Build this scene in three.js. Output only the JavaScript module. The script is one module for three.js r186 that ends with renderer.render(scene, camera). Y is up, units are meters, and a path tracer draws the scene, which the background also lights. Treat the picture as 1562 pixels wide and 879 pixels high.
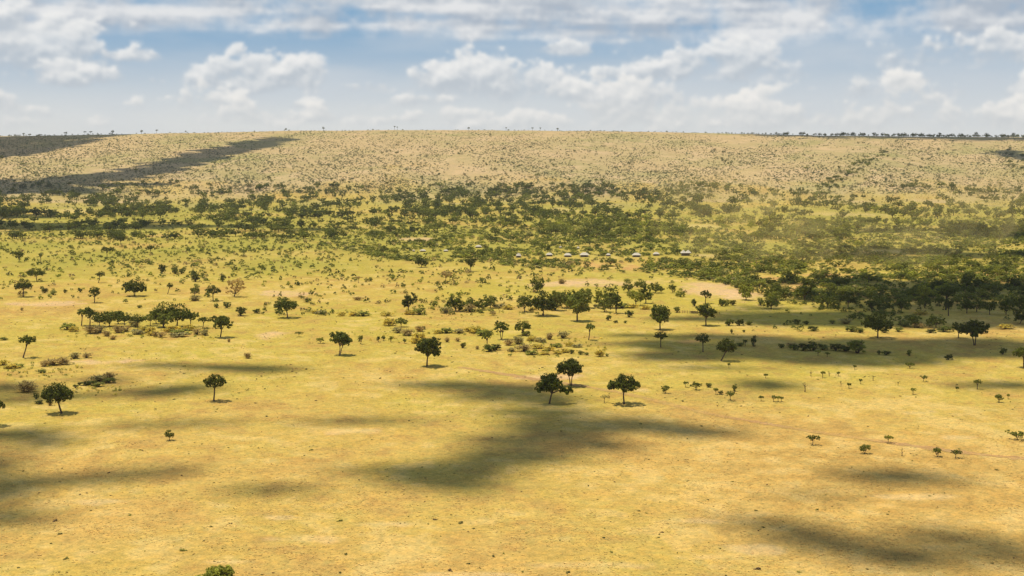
import * as THREE from 'three';
import { mergeGeometries } from 'three/addons/utils/BufferGeometryUtils.js';

// ---------------------------------------------------------------- camera (a balloon 70 m above the plain)
const F = 2146, CX = 781, CY = 439.5, YH = 235, H = 70;      // photograph pixels: focal length, centre, horizon row
const PITCH = Math.atan((CY - YH) / F);
const scene = new THREE.Scene();
const camera = new THREE.PerspectiveCamera(2 * Math.atan(CY / F) * 180 / Math.PI, 1562 / 879, 1, 30000);
camera.position.set(0, H, 0);
camera.rotation.set(-PITCH, 0, 0);

// ---------------------------------------------------------------- small maths
function rng(seed) { let a = seed >>> 0; return () => { a = (a + 0x6D2B79F5) | 0; let t = Math.imul(a ^ (a >>> 15), 1 | a); t = (t + Math.imul(t ^ (t >>> 7), 61 | t)) ^ t; return ((t ^ (t >>> 14)) >>> 0) / 4294967296; }; }
const clamp = (x, a = 0, b = 1) => x < a ? a : x > b ? b : x;
const sstep = (a, b, x) => { const t = clamp((x - a) / (b - a)); return t * t * (3 - 2 * t); };
const lerp = (a, b, t) => a + (b - a) * t;
function hash(x, y) { let h = Math.imul(x, 374761393) + Math.imul(y, 668265263) | 0; h = Math.imul(h ^ (h >>> 13), 1274126177); return ((h ^ (h >>> 16)) >>> 0) / 4294967296; }
function vnoise(x, y, p = 0) {                                  // -1 .. 1, period p if given
  const ix = Math.floor(x), iy = Math.floor(y), fx = x - ix, fy = y - iy, sx = fx * fx * (3 - 2 * fx), sy = fy * fy * (3 - 2 * fy);
  const w = (v) => p ? ((v % p) + p) % p : v;
  const x0 = w(ix), x1 = w(ix + 1), y0 = w(iy), y1 = w(iy + 1);
  return 2 * lerp(lerp(hash(x0, y0), hash(x1, y0), sx), lerp(hash(x0, y1), hash(x1, y1), sx), sy) - 1;
}
function rough(x, y, n) { let s = 0, a = 0.42; for (let i = 0; i < n; i++) { s += a * vnoise(x + i * 13.7, y - i * 7.9); x *= 2.05; y *= 2.05; a *= 0.6; } return s; }
function fbm(x, y, n = 4, p = 0) { let s = 0, a = 0.5; for (let i = 0; i < n; i++) { s += a * vnoise(x + i * 17.3 * !p, y - i * 9.1 * !p, p); x *= 2; y *= 2; p *= 2; a *= 0.5; } return s; }

// ---------------------------------------------------------------- sky: air and clouds, computed all round
const SUN = new THREE.Vector3(-0.29, 1, -0.06).normalize();
function cumulusList() {                                        // [centre, base row, half width, height]
  const inView = [
    [90, 112, 150, 62], [10, 60, 60, 75], [385, 132, 110, 52], [455, 128, 50, 40], [740, 140, 150, 58], [690, 128, 60, 36], [860, 82, 60, 18],
    [1095, 118, 150, 52], [1000, 118, 90, 24], [1470, 100, 150, 58], [1380, 132, 50, 14], [1440, 150, 60, 24], [1545, 150, 50, 40], [300, 168, 90, 30], [190, 172, 50, 26],
    [70, 182, 90, 30], [460, 165, 40, 12], [960, 186, 110, 52], [1180, 188, 150, 46], [1340, 190, 130, 40], [1510, 190, 80, 30], [730, 196, 60, 16], [560, 168, 40, 14], [640, 160, 60, 18],
    [235, 130, 26, 10], [600, 190, 70, 14], [1060, 190, 120, 50], [880, 150, 60, 22], [1260, 180, 90, 44], [120, 130, 120, 30], [20, 170, 70, 34], [380, 186, 120, 26], [1400, 176, 90, 50], [200, 96, 60, 18], [500, 188, 110, 22], [690, 186, 90, 26], [820, 192, 80, 22], [160, 192, 100, 22], [1480, 192, 120, 44], [1300, 150, 60, 24], [1010, 160, 80, 34], [560, 140, 60, 20], [40, 196, 90, 20],
  ];
  const r = rng(41), all = inView.map((c) => c);
  for (let k = 0; k < 190; k++) {
    const s = lerp(CX + 900, CX - 900 + 2 * Math.PI * F, r()), b = 196 - 560 * Math.pow(r(), 1.5), grow = 1 + (196 - b) / 320;
    all.push([s, b, (50 + 110 * r()) * grow, (18 + 40 * r()) * grow]);
  }
  return all;
}
function makeSky() {
  const W = 4096, Hh = 2048, data = new Float32Array(W * Hh * 4), clouds = cumulusList(), full = 2 * Math.PI * F;
  const cells = Array.from({ length: 128 }, () => []);
  clouds.forEach((c) => { for (let q = Math.floor((c[0] - c[2] * 1.6) / full * 128); q <= Math.floor((c[0] + c[2] * 1.6) / full * 128); q++) cells[((q % 128) + 128) % 128].push(c); });
  const hz = [0.735, 0.745, 0.73], mid = [0.225, 0.40, 0.595], zen = [0.10, 0.215, 0.42];
  for (let row = 0; row < Hh; row++) {
    const el = ((row + 0.5) / Hh - 0.5) * Math.PI;
    for (let col = 0; col < W; col++) {
      const k = (row * W + col) * 4; data[k + 3] = 1;
      if (el < -0.004) { data[k] = 0.42; data[k + 1] = 0.40; data[k + 2] = 0.34; continue; }
      const az = ((col + 0.5) / W - 0.25) * 2 * Math.PI;                                 // 0 where the camera looks, to its right positive
      let S = CX + az * F * 1.025; const V = YH - el * F; S = ((S % full) + full) % full;
      const up = sstep(0.10, 0.75, el), g = sstep(0.008, 0.10, el);
      let c = [0, 1, 2].map((i) => lerp(lerp(hz[i], mid[i], g), zen[i], up));
      if (el < 0.62) {
        const n = rough(S / 60, V / 40, 6), n2 = rough((S - 5) / 60, (V - 8) / 40, 6), wisp = fbm(S / 210 + 9, V / 44, 5), streak = fbm(S / 170 + 31, V / 15, 5);
        // veil of thin cloud
        const veil = clamp(0.26 + 0.95 * wisp) * 0.8; c = c.map((v, i) => lerp(v, [0.60, 0.65, 0.70][i], veil));
        // the long grey layer high in the view and its sisters further up
        const near = V + 14 * fbm(S / 260 + 4, 3, 3);
        for (const [top, base, ph] of [[-120, 76, 0], [-360, -190, 7], [-760, -500, 13]]) {
          const cover = clamp(0.82 + 0.9 * fbm(S / 560 + ph + 2.35, ph, 3) - (ph ? 0.1 : 0.5 * sstep(1190, 1300, S) * sstep(1480, 1380, S)));
          const edge = Math.min((base - near) / 30, (near - top) / 60), d = Math.min(edge, 1) * 0.5 + n * 0.55 + streak * 0.35 + (cover - 0.55) * 0.9;
          const a = sstep(-0.05, 0.55, d); if (a <= 0) continue;
          const t = clamp((base - near) / 70), lit = clamp(0.14 + 0.34 * sstep(0.1, 0.7, t) + streak * 1.1 + (n - n2) * 1.1 + 0.35 * sstep(0.5, 0.1, d));
          c = c.map((v, i) => lerp(v, lerp([0.43, 0.485, 0.56][i], [0.80, 0.805, 0.81][i], lit), a * 0.95));
        }
        for (const q of cells[Math.floor(S / full * 128)]) {
          const x = (S - q[0]) / q[2], y = (q[1] - V) / q[3]; if (x < -1.5 || x > 1.5 || y < -0.6 || y > 1.7) continue;
          const e = 1 - Math.pow(Math.abs(x), 2) - Math.pow(Math.max(0, y), 1.5) * 0.95 - Math.max(0, -y) * 2.2, d = e * 0.7 + n * 1.25;
          const a = sstep(-0.02, lerp(0.75, 0.26, sstep(0.05, 0.5, y)), d); if (a <= 0) continue;
          const lit = clamp(0.10 + 0.60 * sstep(-0.1, 0.9, y + n * 0.5) + (n - n2) * 1.5 + 0.2 * sstep(0.45, 0.05, d) * sstep(0.2, 0.6, y));
          const far = sstep(110, 200, q[1]);
          c = c.map((v, i) => lerp(v, lerp(lerp([0.50, 0.555, 0.615][i], [0.62, 0.645, 0.66][i], far), lerp([0.86, 0.86, 0.85][i], [0.88, 0.86, 0.825][i], far), lit), a * lerp(0.88, 0.86, far)));
        }
        const air = Math.exp(-el / 0.014) * 0.75; c = c.map((v, i) => lerp(v, hz[i], air));
      }
      if (el > 0.5) {                                                                    // the same broken cloud overhead
        const px = Math.cos(az) / Math.tan(el), pz = Math.sin(az) / Math.tan(el), d = fbm(px * 2.2 + 5, pz * 2.2, 5), a = sstep(-0.05, 0.28, d) * sstep(0.5, 0.62, el);
        c = c.map((v, i) => lerp(v, lerp([0.80, 0.80, 0.80][i], [0.46, 0.51, 0.57][i], sstep(0.1, 0.5, d)), a * 0.9));
      }
      data[k] = c[0]; data[k + 1] = c[1]; data[k + 2] = c[2];
    }
  }
  const t = new THREE.DataTexture(data, W, Hh, THREE.RGBAFormat, THREE.FloatType);
  t.mapping = THREE.EquirectangularReflectionMapping; t.magFilter = THREE.LinearFilter; t.needsUpdate = true;
  return t;
}
scene.background = makeSky();
scene.environment = scene.background;
scene.fog = new THREE.FogExp2(new THREE.Color(0.88, 0.90, 0.92), 0.000034);
const sun = new THREE.DirectionalLight(new THREE.Color(1, 0.905, 0.715), 4.8);
sun.name = 'sun'; sun.position.copy(SUN).multiplyScalar(3000).add(new THREE.Vector3(0, 0, -900)); sun.target.position.set(0, 0, -900);
sun.castShadow = true; sun.shadow.radius = 1.7; sun.shadow.mapSize.set(4096, 4096);
Object.assign(sun.shadow.camera, { left: -1500, right: 1500, top: 1500, bottom: -1500, near: 10, far: 6000 });
scene.add(sun, sun.target);
const EXPOSURE = 1.0;

// ---------------------------------------------------------------- terrain
const RIDGE = [[-900, 214], [-300, 209], [0, 208], [170, 206], [300, 203.5], [440, 200.5], [600, 199], [900, 200], [1100, 204], [1250, 207], [1400, 208.5], [1562, 209.5], [1900, 211], [2500, 216]];
function ridgeRow(u) { for (let i = 1; i < RIDGE.length; i++) if (u <= RIDGE[i][0]) { const a = RIDGE[i - 1], b = RIDGE[i]; return lerp(a[1], b[1], clamp((u - a[0]) / (b[0] - a[0]))); } return 216; }
const FOOT = 2150, CREST = 3800;
function height(x, z) {
  const d = -z;
  let h = 0.9 * fbm(x / 150, z / 170, 3) + 0.12 * fbm(x / 17, z / 17, 2);
  if (d > FOOT - 250) {
    const u = CX + F * x / Math.max(d, 600), top = H + (YH - ridgeRow(u)) * CREST / F;
    const t = (d - FOOT + 60 * fbm(x / 400, 3.3, 2)) / (CREST - FOOT), q = 0.05, s = t < -q ? 0 : t < q ? (t + q) * (t + q) / (4 * q) : t;
    if (t < 1) h += top * (1 - Math.pow(1 - clamp(s), 1.35)) + 17 * fbm(x / 230, z / 700, 3) * sstep(0, 0.3, t) * sstep(1, 0.6, t) + 1.2 * fbm(x / 60, z / 60, 2) * sstep(0, 0.3, t);
    else h += top - (d - CREST) * 0.012 + 1.2 * fbm(x / 60, z / 60, 2);
  }
  return h;
}
const cp = Math.cos(PITCH), sp = Math.sin(PITCH);
function toward(u, v) { const x = (u - CX) / F, y = -(v - CY) / F; return [x, y * cp - sp, -(cp + y * sp)]; }
function ground(u, v) {                                          // where the sight line of a pixel meets the ground
  const [dx, dy, dz] = toward(u, v); let a, b = dy < 0 ? Math.max(40, Math.min(-H / dy * 0.9, 1700)) : 1700;
  const over = (t) => H + dy * t - height(dx * t, dz * t);
  while (b < 9000) { a = b; b *= 1.012; if (over(b) < 0) break; }
  if (b >= 9000) return null;
  for (let i = 0; i < 22; i++) { const m = (a + b) / 2; if (over(m) < 0) b = m; else a = m; }
  return new THREE.Vector3(dx * b, height(dx * b, dz * b), dz * b);
}
const metresPerPixel = (p) => -p.z / F;
// patches of bare soil, traced where the photograph shows them: [u, v, half width, half height, kind]
const PATCHES = [
  [1080, 441, 46, 13, 'pink'], [1130, 452, 34, 8, 'pink'], [930, 431, 90, 5, 'pink'], [850, 434, 60, 4, 'pink'], [1170, 424, 26, 6, 'red'], [1215, 438, 30, 5, 'red'], [905, 405, 22, 4, 'red'], [965, 408, 20, 4, 'red'],
  [1080, 390, 22, 3, 'pale'], [1260, 420, 40, 4, 'red'], [60, 463, 60, 4, 'pink'], [430, 447, 50, 5, 'pink'], [130, 553, 50, 4, 'pink'], [190, 551, 30, 2.5, 'pink'], [410, 512, 26, 6, 'pink'], [1050, 521, 34, 3, 'red'],
  [530, 657, 50, 6, 'pale'], [840, 575, 60, 4, 'pink'], [980, 596, 14, 3, 'pale'], [120, 765, 70, 6, 'pale'], [480, 822, 60, 8, 'pale'], [600, 800, 70, 5, 'pale'], [900, 862, 90, 7, 'pale'], [1060, 795, 60, 5, 'pale'],
  [1150, 840, 60, 10, 'pale'], [1400, 758, 60, 5, 'pale'], [1080, 850, 40, 6, 'pale'], [340, 857, 40, 4, 'pale'], [700, 878, 80, 6, 'pale'], [440, 790, 40, 4, 'pale'], [1400, 630, 40, 4, 'pale'], [1460, 668, 26, 4, 'pale'],
  [850, 322, 36, 5, 'straw'], [1290, 327, 60, 5, 'straw'], [110, 322, 80, 4, 'straw'], [640, 365, 30, 3, 'pink'], [250, 360, 40, 2, 'red'], [1060, 345, 40, 4, 'straw'], [1350, 384, 30, 3, 'pale'],
].map(([u, v, a, b, kind]) => {
  const c = ground(u, v), l = ground(u - a, v), t = ground(u, v - b), q = ground(u, v + b); return { x: c.x, z: c.z, rx: Math.abs(c.x - l.x), rz: Math.abs(t.z - q.z) / 2, kind };
});
const SOIL = { pink: [0.56, 0.375, 0.20], red: [0.50, 0.27, 0.115], pale: [0.58, 0.42, 0.20], straw: [0.50, 0.375, 0.145] };
function groundColour(x, z) {
  const d = Math.hypot(x, z), n1 = fbm(x / 70, z / 90, 4), n2 = fbm(x / 21 + 7, z / 24, 4), n3 = fbm(x / 5 + 3, z / 6, 3), n4 = fbm(x / 190 - 5, z / 240, 3);
  const tan = [0.458, 0.300, 0.088], green = [0.388, 0.306, 0.058], pale = [0.51, 0.355, 0.135], brown = [0.39, 0.242, 0.072], hill = [0.405, 0.298, 0.148], olive = [0.30, 0.262, 0.052];
  const mixc = (a, b, t) => [lerp(a[0], b[0], t), lerp(a[1], b[1], t), lerp(a[2], b[2], t)];
  const zone = d < 2600 ? lerp(-0.22, 0.42, sstep(300, 520, d + 130 * n4)) : 0;
  let c = mixc(tan, green, clamp(0.32 + zone + n1 * 0.8 + n2 * 0.45 + n3 * 0.3));
  c = mixc(c, pale, 0.5 * sstep(0.1, 0.6, 0.7 * n2 - 0.2 * n1 + 1.1 * n3));
  c = mixc(c, brown, 0.6 * sstep(0.1, 0.6, -n2 * 0.6 - n1 * 0.4 - 1.0 * n3));
  const wood = sstep(820, 1080, d + 160 * n4 + 120 * n1) * sstep(2500, 2000, d); c = mixc(c, olive, wood * clamp(0.7 + n1));
  const hl = sstep(1900, 2500, d + 500 * n1);
  if (hl > 0) { const q = fbm(x / 130, z / 160, 4), q2 = fbm(x / 24, z / 30, 3); c = mixc(c, mixc(mixc(hill, [0.30, 0.258, 0.105], clamp(0.28 + q * 1.3)), [0.50, 0.355, 0.20], clamp(q2 * 1.3)), hl); }
  for (const p of PATCHES) {
    const ex = (x - p.x) / p.rx, ez = (z - p.z) / p.rz, e = ex * ex + ez * ez; if (e > 3) continue;
    c = mixc(c, SOIL[p.kind], (p.kind === 'pale' ? 0.5 : p.kind === 'red' ? 0.55 : 0.7) * sstep(1.5, 0.3, e + n2 * 1.3 + n3 * 1.4 + 0.25));
  }
  const s = 1 + 0.10 * n3 + 0.07 * n2;
  return [c[0] * s, c[1] * s, c[2] * s];
}
// fine grain of the sward, a tile of 64 m
function grainTexture() {
  const N = 1024, d = new Uint8Array(N * N * 4);
  for (let j = 0; j < N; j++) for (let i = 0; i < N; i++) {
    const x = i / N, y = j / N, a = fbm(x * 256, y * 256, 2, 256), b = fbm(x * 64, y * 64, 3, 64), e = fbm(x * 20, y * 20, 3, 20), k = (j * N + i) * 4;
    const v = 0.80 + 0.24 * a + 0.18 * b + 0.08 * e, tint = 0.10 * b - 0.06 * e;
    d[k] = 255 * clamp(v * (1 + tint)); d[k + 1] = 255 * clamp(v); d[k + 2] = 255 * clamp(v * (1 - tint)); d[k + 3] = 255;
  }
  const t = new THREE.DataTexture(d, N, N); t.wrapS = t.wrapT = THREE.RepeatWrapping; t.magFilter = THREE.LinearFilter; t.needsUpdate = true; return t;
}
const GRAIN = grainTexture();
{
  const rs = [], az = [];
  for (let r = 6; r < 140; r *= 1.3) rs.push(r);
  for (let v = 1290; v > 299; v -= v > 520 ? 2.4 : 1.7) rs.push(H * F / (v - YH));
  for (let r = 2370; r < 4000; r += 13) rs.push(r);
  for (let r = 4060; r < 16000; r *= 1.08) rs.push(r);
  const half = 0.47, n = 560; for (let i = 0; i <= n; i++) az.push(-half + 2 * half * i / n);
  for (let i = 1; i < 60; i++) az.push(half + (2 * Math.PI - 2 * half) * i / 60);
  const R = rs.length, A = az.length, pos = new Float32Array(R * A * 3), col = new Float32Array(R * A * 3), uv = new Float32Array(R * A * 2), idx = [];
  for (let j = 0; j < R; j++) for (let i = 0; i < A; i++) {
    const k = j * A + i, x = rs[j] * Math.sin(az[i]), z = -rs[j] * Math.cos(az[i]);
    pos[k * 3] = x; pos[k * 3 + 1] = height(x, z); pos[k * 3 + 2] = z; uv[k * 2] = x / 64; uv[k * 2 + 1] = z / 64;
    col.set(groundColour(x, z).map((c) => c * 1.25), k * 3);
    if (j) { const i2 = (i + 1) % A, a = k - A, b = (j - 1) * A + i2, c = k, d = j * A + i2; idx.push(a, b, c, b, d, c); }
  }
  const g = new THREE.BufferGeometry();
  g.setAttribute('position', new THREE.BufferAttribute(pos, 3)); g.setAttribute('color', new THREE.BufferAttribute(col, 3)); g.setAttribute('uv', new THREE.BufferAttribute(uv, 2)); g.setIndex(idx); g.computeVertexNormals();
  const m = new THREE.Mesh(g, new THREE.MeshStandardMaterial({ vertexColors: true, map: GRAIN, bumpMap: GRAIN, bumpScale: 0.06, roughness: 1 })); m.material.specularIntensity = 0;
  m.name = 'ground'; m.userData = { kind: 'structure', label: 'dry yellow savanna grass plain rising to a scrubby escarpment', category: 'ground' }; m.receiveShadow = true; m.castShadow = true; scene.add(m);
}

// ---------------------------------------------------------------- naming
const taken = {};
function numbered(name) { const n = taken[name] = (taken[name] ?? -1) + 1; return n ? name + '_' + String(n).padStart(3, '0') : name; }
function shade(o) { o.castShadow = o.receiveShadow = true; return o; }
function part(name, geo, mat, parent, label) { const m = shade(new THREE.Mesh(geo, mat)); m.name = name; if (label) m.userData.label = label; parent.add(m); return m; }
function thing(o, name, label, category, group, kind) { o.name = numbered(name); o.userData = { label, category }; if (group) o.userData.group = group; if (kind) o.userData.kind = kind; scene.add(o); return o; }

// ---------------------------------------------------------------- foliage
function leafMat(r, g, b, through = 0.25) { const m = new THREE.MeshPhysicalMaterial({ vertexColors: true, roughness: 0.9, transmission: through, side: THREE.DoubleSide }); m.color.setRGB(r, g, b); m.specularIntensity = 0.25; return m; }
const M = {
  dark: leafMat(0.074, 0.082, 0.006, 0.15), deep: leafMat(0.106, 0.120, 0.008), mid: leafMat(0.185, 0.195, 0.022, 0.3), bright: leafMat(0.29, 0.29, 0.028, 0.35), yellow: leafMat(0.60, 0.47, 0.055, 0.42),
  brown: leafMat(0.44, 0.322, 0.105, 0.3), rust: leafMat(0.53, 0.375, 0.115, 0.3), grey: leafMat(0.38, 0.32, 0.10, 0.25), scrub: leafMat(0.16, 0.155, 0.062, 0.15),
};
const barkMat = new THREE.MeshStandardMaterial({ color: new THREE.Color().setRGB(0.085, 0.055, 0.030), roughness: 1 }), paleBark = new THREE.MeshStandardMaterial({ color: new THREE.Color().setRGB(0.20, 0.15, 0.085), roughness: 1 });
const vA = new THREE.Vector3(), vB = new THREE.Vector3(), vN = new THREE.Vector3();
class Leaves {                                                   // many small bent leaf sprays
  constructor(r, rise = 0.35) { this.p = []; this.c = []; this.i = []; this.r = r; this.rise = rise; }
  leaf(x, y, z, nx, ny, nz, s, tint, long = 0.7) {
    const r = this.r; vN.set(nx, ny, nz).normalize(); vA.set(r() - 0.5, r() - 0.5, r() - 0.5).cross(vN).normalize(); vB.crossVectors(vN, vA);
    const k = this.p.length / 3, a = s * 0.5, b = s * 0.5 * long, bend = s * 0.18;
    for (const [e, f, h] of [[-a, 0, 0], [0, -b, bend], [a, 0, 0], [0, b, bend]]) { this.p.push(x + vA.x * e + vB.x * f + vN.x * h, y + vA.y * e + vB.y * f + vN.y * h, z + vA.z * e + vB.z * f + vN.z * h); this.c.push(tint[0], tint[1], tint[2]); }
    this.i.push(k, k + 1, k + 3, k + 1, k + 2, k + 3);
  }
  clump(cx, cy, cz, rad, n, s, tint, flat = 0.8) {
    const r = this.r;
    for (let k = 0; k < n; k++) {
      const t = 2 * Math.PI * r(), y = 2 * r() - 1, q = Math.sqrt(1 - y * y), x = q * Math.cos(t), z = q * Math.sin(t), rr = rad * (0.55 + 0.5 * r()), v = 0.82 + 0.36 * r();
      this.leaf(cx + x * rr, cy + y * rr * flat, cz + z * rr, x + 1.1 * (r() - 0.5), y + this.rise + 1.1 * (r() - 0.5), z + 1.1 * (r() - 0.5), s * (0.7 + 0.6 * r()), [tint[0] * v, tint[1] * v, tint[2] * v]);
    }
  }
  lobe(L, clumps, leaves, s, rad) {                              // L: x, y, z, rx, ry, rz
    const r = this.r;
    for (let k = 0; k < clumps; k++) {
      const t = 2 * Math.PI * r(), y = 2 * r() - 1, q = Math.sqrt(1 - y * y), m = Math.pow(r(), 0.33) * 0.97, w = 0.75 + 0.5 * r(), h = 0.12 * (r() - 0.5);
      this.clump(L[0] + q * Math.cos(t) * L[3] * m, L[1] + y * L[4] * m, L[2] + q * Math.sin(t) * L[5] * m, rad * (0.75 + 0.5 * r()), leaves, s, [w * (1 + h), w, w * (1 - h)]);
    }
  }
  geo() { const g = new THREE.BufferGeometry(); g.setAttribute('position', new THREE.Float32BufferAttribute(this.p, 3)); g.setAttribute('color', new THREE.Float32BufferAttribute(this.c, 3)); g.setIndex(this.i); return g; }
}
function limb(points, r0, r1, sides = 6) {                       // tapered bent tube through the points
  const P = [], I = [], n = points.length, t = new THREE.Vector3(), a = new THREE.Vector3(), b = new THREE.Vector3();
  for (let k = 0; k < n; k++) {
    t.subVectors(points[Math.min(n - 1, k + 1)], points[Math.max(0, k - 1)]).normalize(); a.set(Math.abs(t.x) > 0.8 ? 0 : 1, 0, Math.abs(t.x) > 0.8 ? 1 : 0).cross(t).normalize(); b.crossVectors(t, a);
    const r = lerp(r0, r1, k / (n - 1)) * (k ? 1 : 1.35);
    for (let s = 0; s < sides; s++) { const q = 2 * Math.PI * s / sides; P.push(points[k].x + (a.x * Math.cos(q) + b.x * Math.sin(q)) * r, points[k].y + (a.y * Math.cos(q) + b.y * Math.sin(q)) * r, points[k].z + (a.z * Math.cos(q) + b.z * Math.sin(q)) * r); }
    if (k) for (let s = 0; s < sides; s++) { const e = (k - 1) * sides + s, f = (k - 1) * sides + (s + 1) % sides; I.push(e, f, e + sides, f, f + sides, e + sides); }
  }
  const g = new THREE.BufferGeometry(); g.setAttribute('position', new THREE.Float32BufferAttribute(P, 3)); g.setIndex(I); g.computeVertexNormals(); return g;
}
const V3 = (x, y, z) => new THREE.Vector3(x, y, z);
function lobesOf(type, w, h, ch, lean, r) {
  const y0 = h - ch, L = [], R = w / 2;
  const put = (x, y, z, rx, ry) => L.push([x + lean, y, z, rx, ry, rx * (0.85 + 0.3 * r())]);
  if (type === 'dome') { put(0, y0 + ch * 0.50, 0, R * 0.80, ch * 0.47); const n = 10; for (let k = 0; k < n; k++) { const a = 2 * Math.PI * (k + 0.6 * r()) / n; put(Math.cos(a) * R * 0.66, y0 + ch * (0.26 + 0.16 * r()), Math.sin(a) * R * 0.66, R * (0.26 + 0.08 * r()), ch * (0.22 + 0.07 * r())); } }
  else if (type === 'round') { put(0, y0 + ch * 0.5, 0, R * 0.7, ch * 0.44); for (let k = 0; k < 8; k++) { const a = 2 * Math.PI * (k + r() * 0.7) / 8, e = r(); put(Math.cos(a) * R * 0.56, y0 + ch * (0.25 + 0.5 * e), Math.sin(a) * R * 0.56, R * (0.3 + 0.12 * r()), ch * (0.2 + 0.08 * r())); } }
  else if (type === 'flat') { const n = 9; for (let k = 0; k < n; k++) { const a = 2.4 * k + r(), q = R * 0.78 * Math.sqrt((k + 0.2) / n); put(Math.cos(a) * q, y0 + ch * (0.62 + 0.16 * (r() - 0.5) - 0.12 * q / R), Math.sin(a) * q, R * (0.26 + 0.08 * r()), ch * 0.3); } }
  else if (type === 'twin') { put(-R * 0.30, y0 + ch * 0.52, 0, R * 0.44, ch * 0.42); put(-R * 0.5, y0 + ch * 0.36, R * 0.2, R * 0.40, ch * 0.30); put(-R * 0.1, y0 + ch * 0.62, -R * 0.1, R * 0.42, ch * 0.36); put(R * 0.10, y0 + ch * 0.42, R * 0.15, R * 0.36, ch * 0.34); put(R * 0.70, y0 + ch * 0.14, 0, R * 0.26, ch * 0.2); put(R * 0.45, y0 + ch * 0.12, 0.1 * R, R * 0.22, ch * 0.16); }
  else { const n = 6; for (let k = 0; k < n; k++) { const a = 2 * Math.PI * (k + 0.8 * r()) / n, q = R * (0.3 + 0.34 * r()), e = r(); put(Math.cos(a) * q, y0 + ch * (0.28 + 0.44 * e), Math.sin(a) * q, R * (0.30 + 0.14 * r()), ch * (0.24 + 0.08 * r())); } put(0, y0 + ch * 0.6, 0, R * 0.4, ch * 0.34); }
  return L;
}
function treeGeometry({ w, h, ch, type = 'dome', lean = 0, seed = 1, detail = 1, stems = 1, sparse = 1 }) {
  const r = rng(seed * 7919 + 13), L = lobesOf(type, w, h, ch, lean, r), lv = new Leaves(r);
  const s = Math.max(0.16, 0.075 * Math.sqrt(w * ch)) * (detail < 0.5 ? 1.7 : 1), vol = L.reduce((q, l) => q + Math.cbrt(l[3] * l[4] * l[5]) ** 2, 0);
  for (const l of L) { const share = Math.cbrt(l[3] * l[4] * l[5]) ** 2 / vol, n = Math.max(3, Math.round(95 * detail * sparse * share)); lv.lobe(l, n, detail < 0.5 ? 9 : 20, s, Math.min(l[3], l[4]) * 0.36); }
  const tr = [], y0 = h - ch, r0 = 0.032 * h + 0.03;
  for (let k = 0; k < stems; k++) {
    const off = stems > 1 ? (k - (stems - 1) / 2) * r0 * 2.2 : 0, fork = y0 + ch * 0.12, mid = V3(off + lean * 0.45 + 0.03 * h * (r() - 0.5), fork * 0.5, 0.04 * h * (r() - 0.5)), top = V3(lean * 0.85 + off * 2, fork, 0);
    tr.push(limb([V3(off * 0.5, -0.3, 0), V3(off * 0.6 + lean * 0.08, fork * 0.12, 0), mid, top], r0 / Math.sqrt(stems), r0 * 0.62 / Math.sqrt(stems)));
    const lim = L.filter((_, i) => i % stems === k).slice(0, 5);
    for (const l of lim) tr.push(limb([V3(lerp(mid.x, top.x, 0.55), lerp(mid.y, top.y, 0.55), 0), V3(lerp(top.x, l[0], 0.5), lerp(fork, l[1], 0.4), l[2] * 0.4), V3(l[0], l[1], l[2])], r0 * 0.5, r0 * 0.14, 5));
  }
  const trunk = mergeGeometries(tr); return { crown: lv.geo(), trunk };
}
function tree(spec, name, label, category, group, mat = M.deep, bark = barkMat) {
  const g = treeGeometry(spec), o = new THREE.Group(); part('trunk', g.trunk, bark, o); part('crown', g.crown, mat, o); return thing(o, name, label, category, group);
}
function bushGeometry(w, h, seed, { leaves = 16, clumps = 26, size = 0, twiggy = false } = {}) {
  const r = rng(seed * 104729 + 5), lv = new Leaves(r, 0.9), s = size || Math.max(0.14, 0.11 * Math.sqrt(w * h));
  const n = 5; const L = [[0, h * 0.42, 0, w * 0.36, h * 0.42, w * 0.36]];
  for (let k = 0; k < n; k++) { const a = 2 * Math.PI * (k + r()) / n, q = w * (0.18 + 0.12 * r()); L.push([Math.cos(a) * q, h * (0.28 + 0.25 * r()), Math.sin(a) * q, w * 0.22, h * (0.24 + 0.1 * r()), w * 0.22]); }
  for (const l of L) lv.lobe(l, Math.max(2, Math.round(clumps / (n + 1))), leaves, s, Math.min(l[3], l[4]) * 0.42);
  if (twiggy) for (let k = 0; k < 240; k++) {                    // bare twigs fanning out of the base
    const a = 2 * Math.PI * r(), e = 0.25 + 1.2 * r(), len = 0.5 + 0.5 * r(), x = Math.cos(a) * Math.cos(e) * w * 0.55 * len, y = Math.sin(e) * h * 1.02 * len, z = Math.sin(a) * Math.cos(e) * w * 0.55 * len, k0 = lv.p.length / 3, t = 0.035 * s / 0.2, v = 0.6 + 0.5 * r();
    lv.p.push(x * 0.1 - t, 0, z * 0.1, x * 0.1 + t, 0, z * 0.1 + t, x, y, z); for (let q = 0; q < 3; q++) lv.c.push(v, v * 0.95, v * 0.9); lv.i.push(k0, k0 + 1, k0 + 2);
  }
  return lv.geo();
}
function stemsGeometry(w, h, seed) { const r = rng(seed + 77), g = []; for (let k = 0; k < 5; k++) { const a = 2 * Math.PI * (k + r()) / 5; g.push(limb([V3(0, -0.1, 0), V3(Math.cos(a) * w * 0.12, h * 0.3, Math.sin(a) * w * 0.12), V3(Math.cos(a) * w * 0.3, h * 0.75, Math.sin(a) * w * 0.3)], 0.02 * h + 0.02, 0.008 * h, 4)); } return mergeGeometries(g); }

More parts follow.
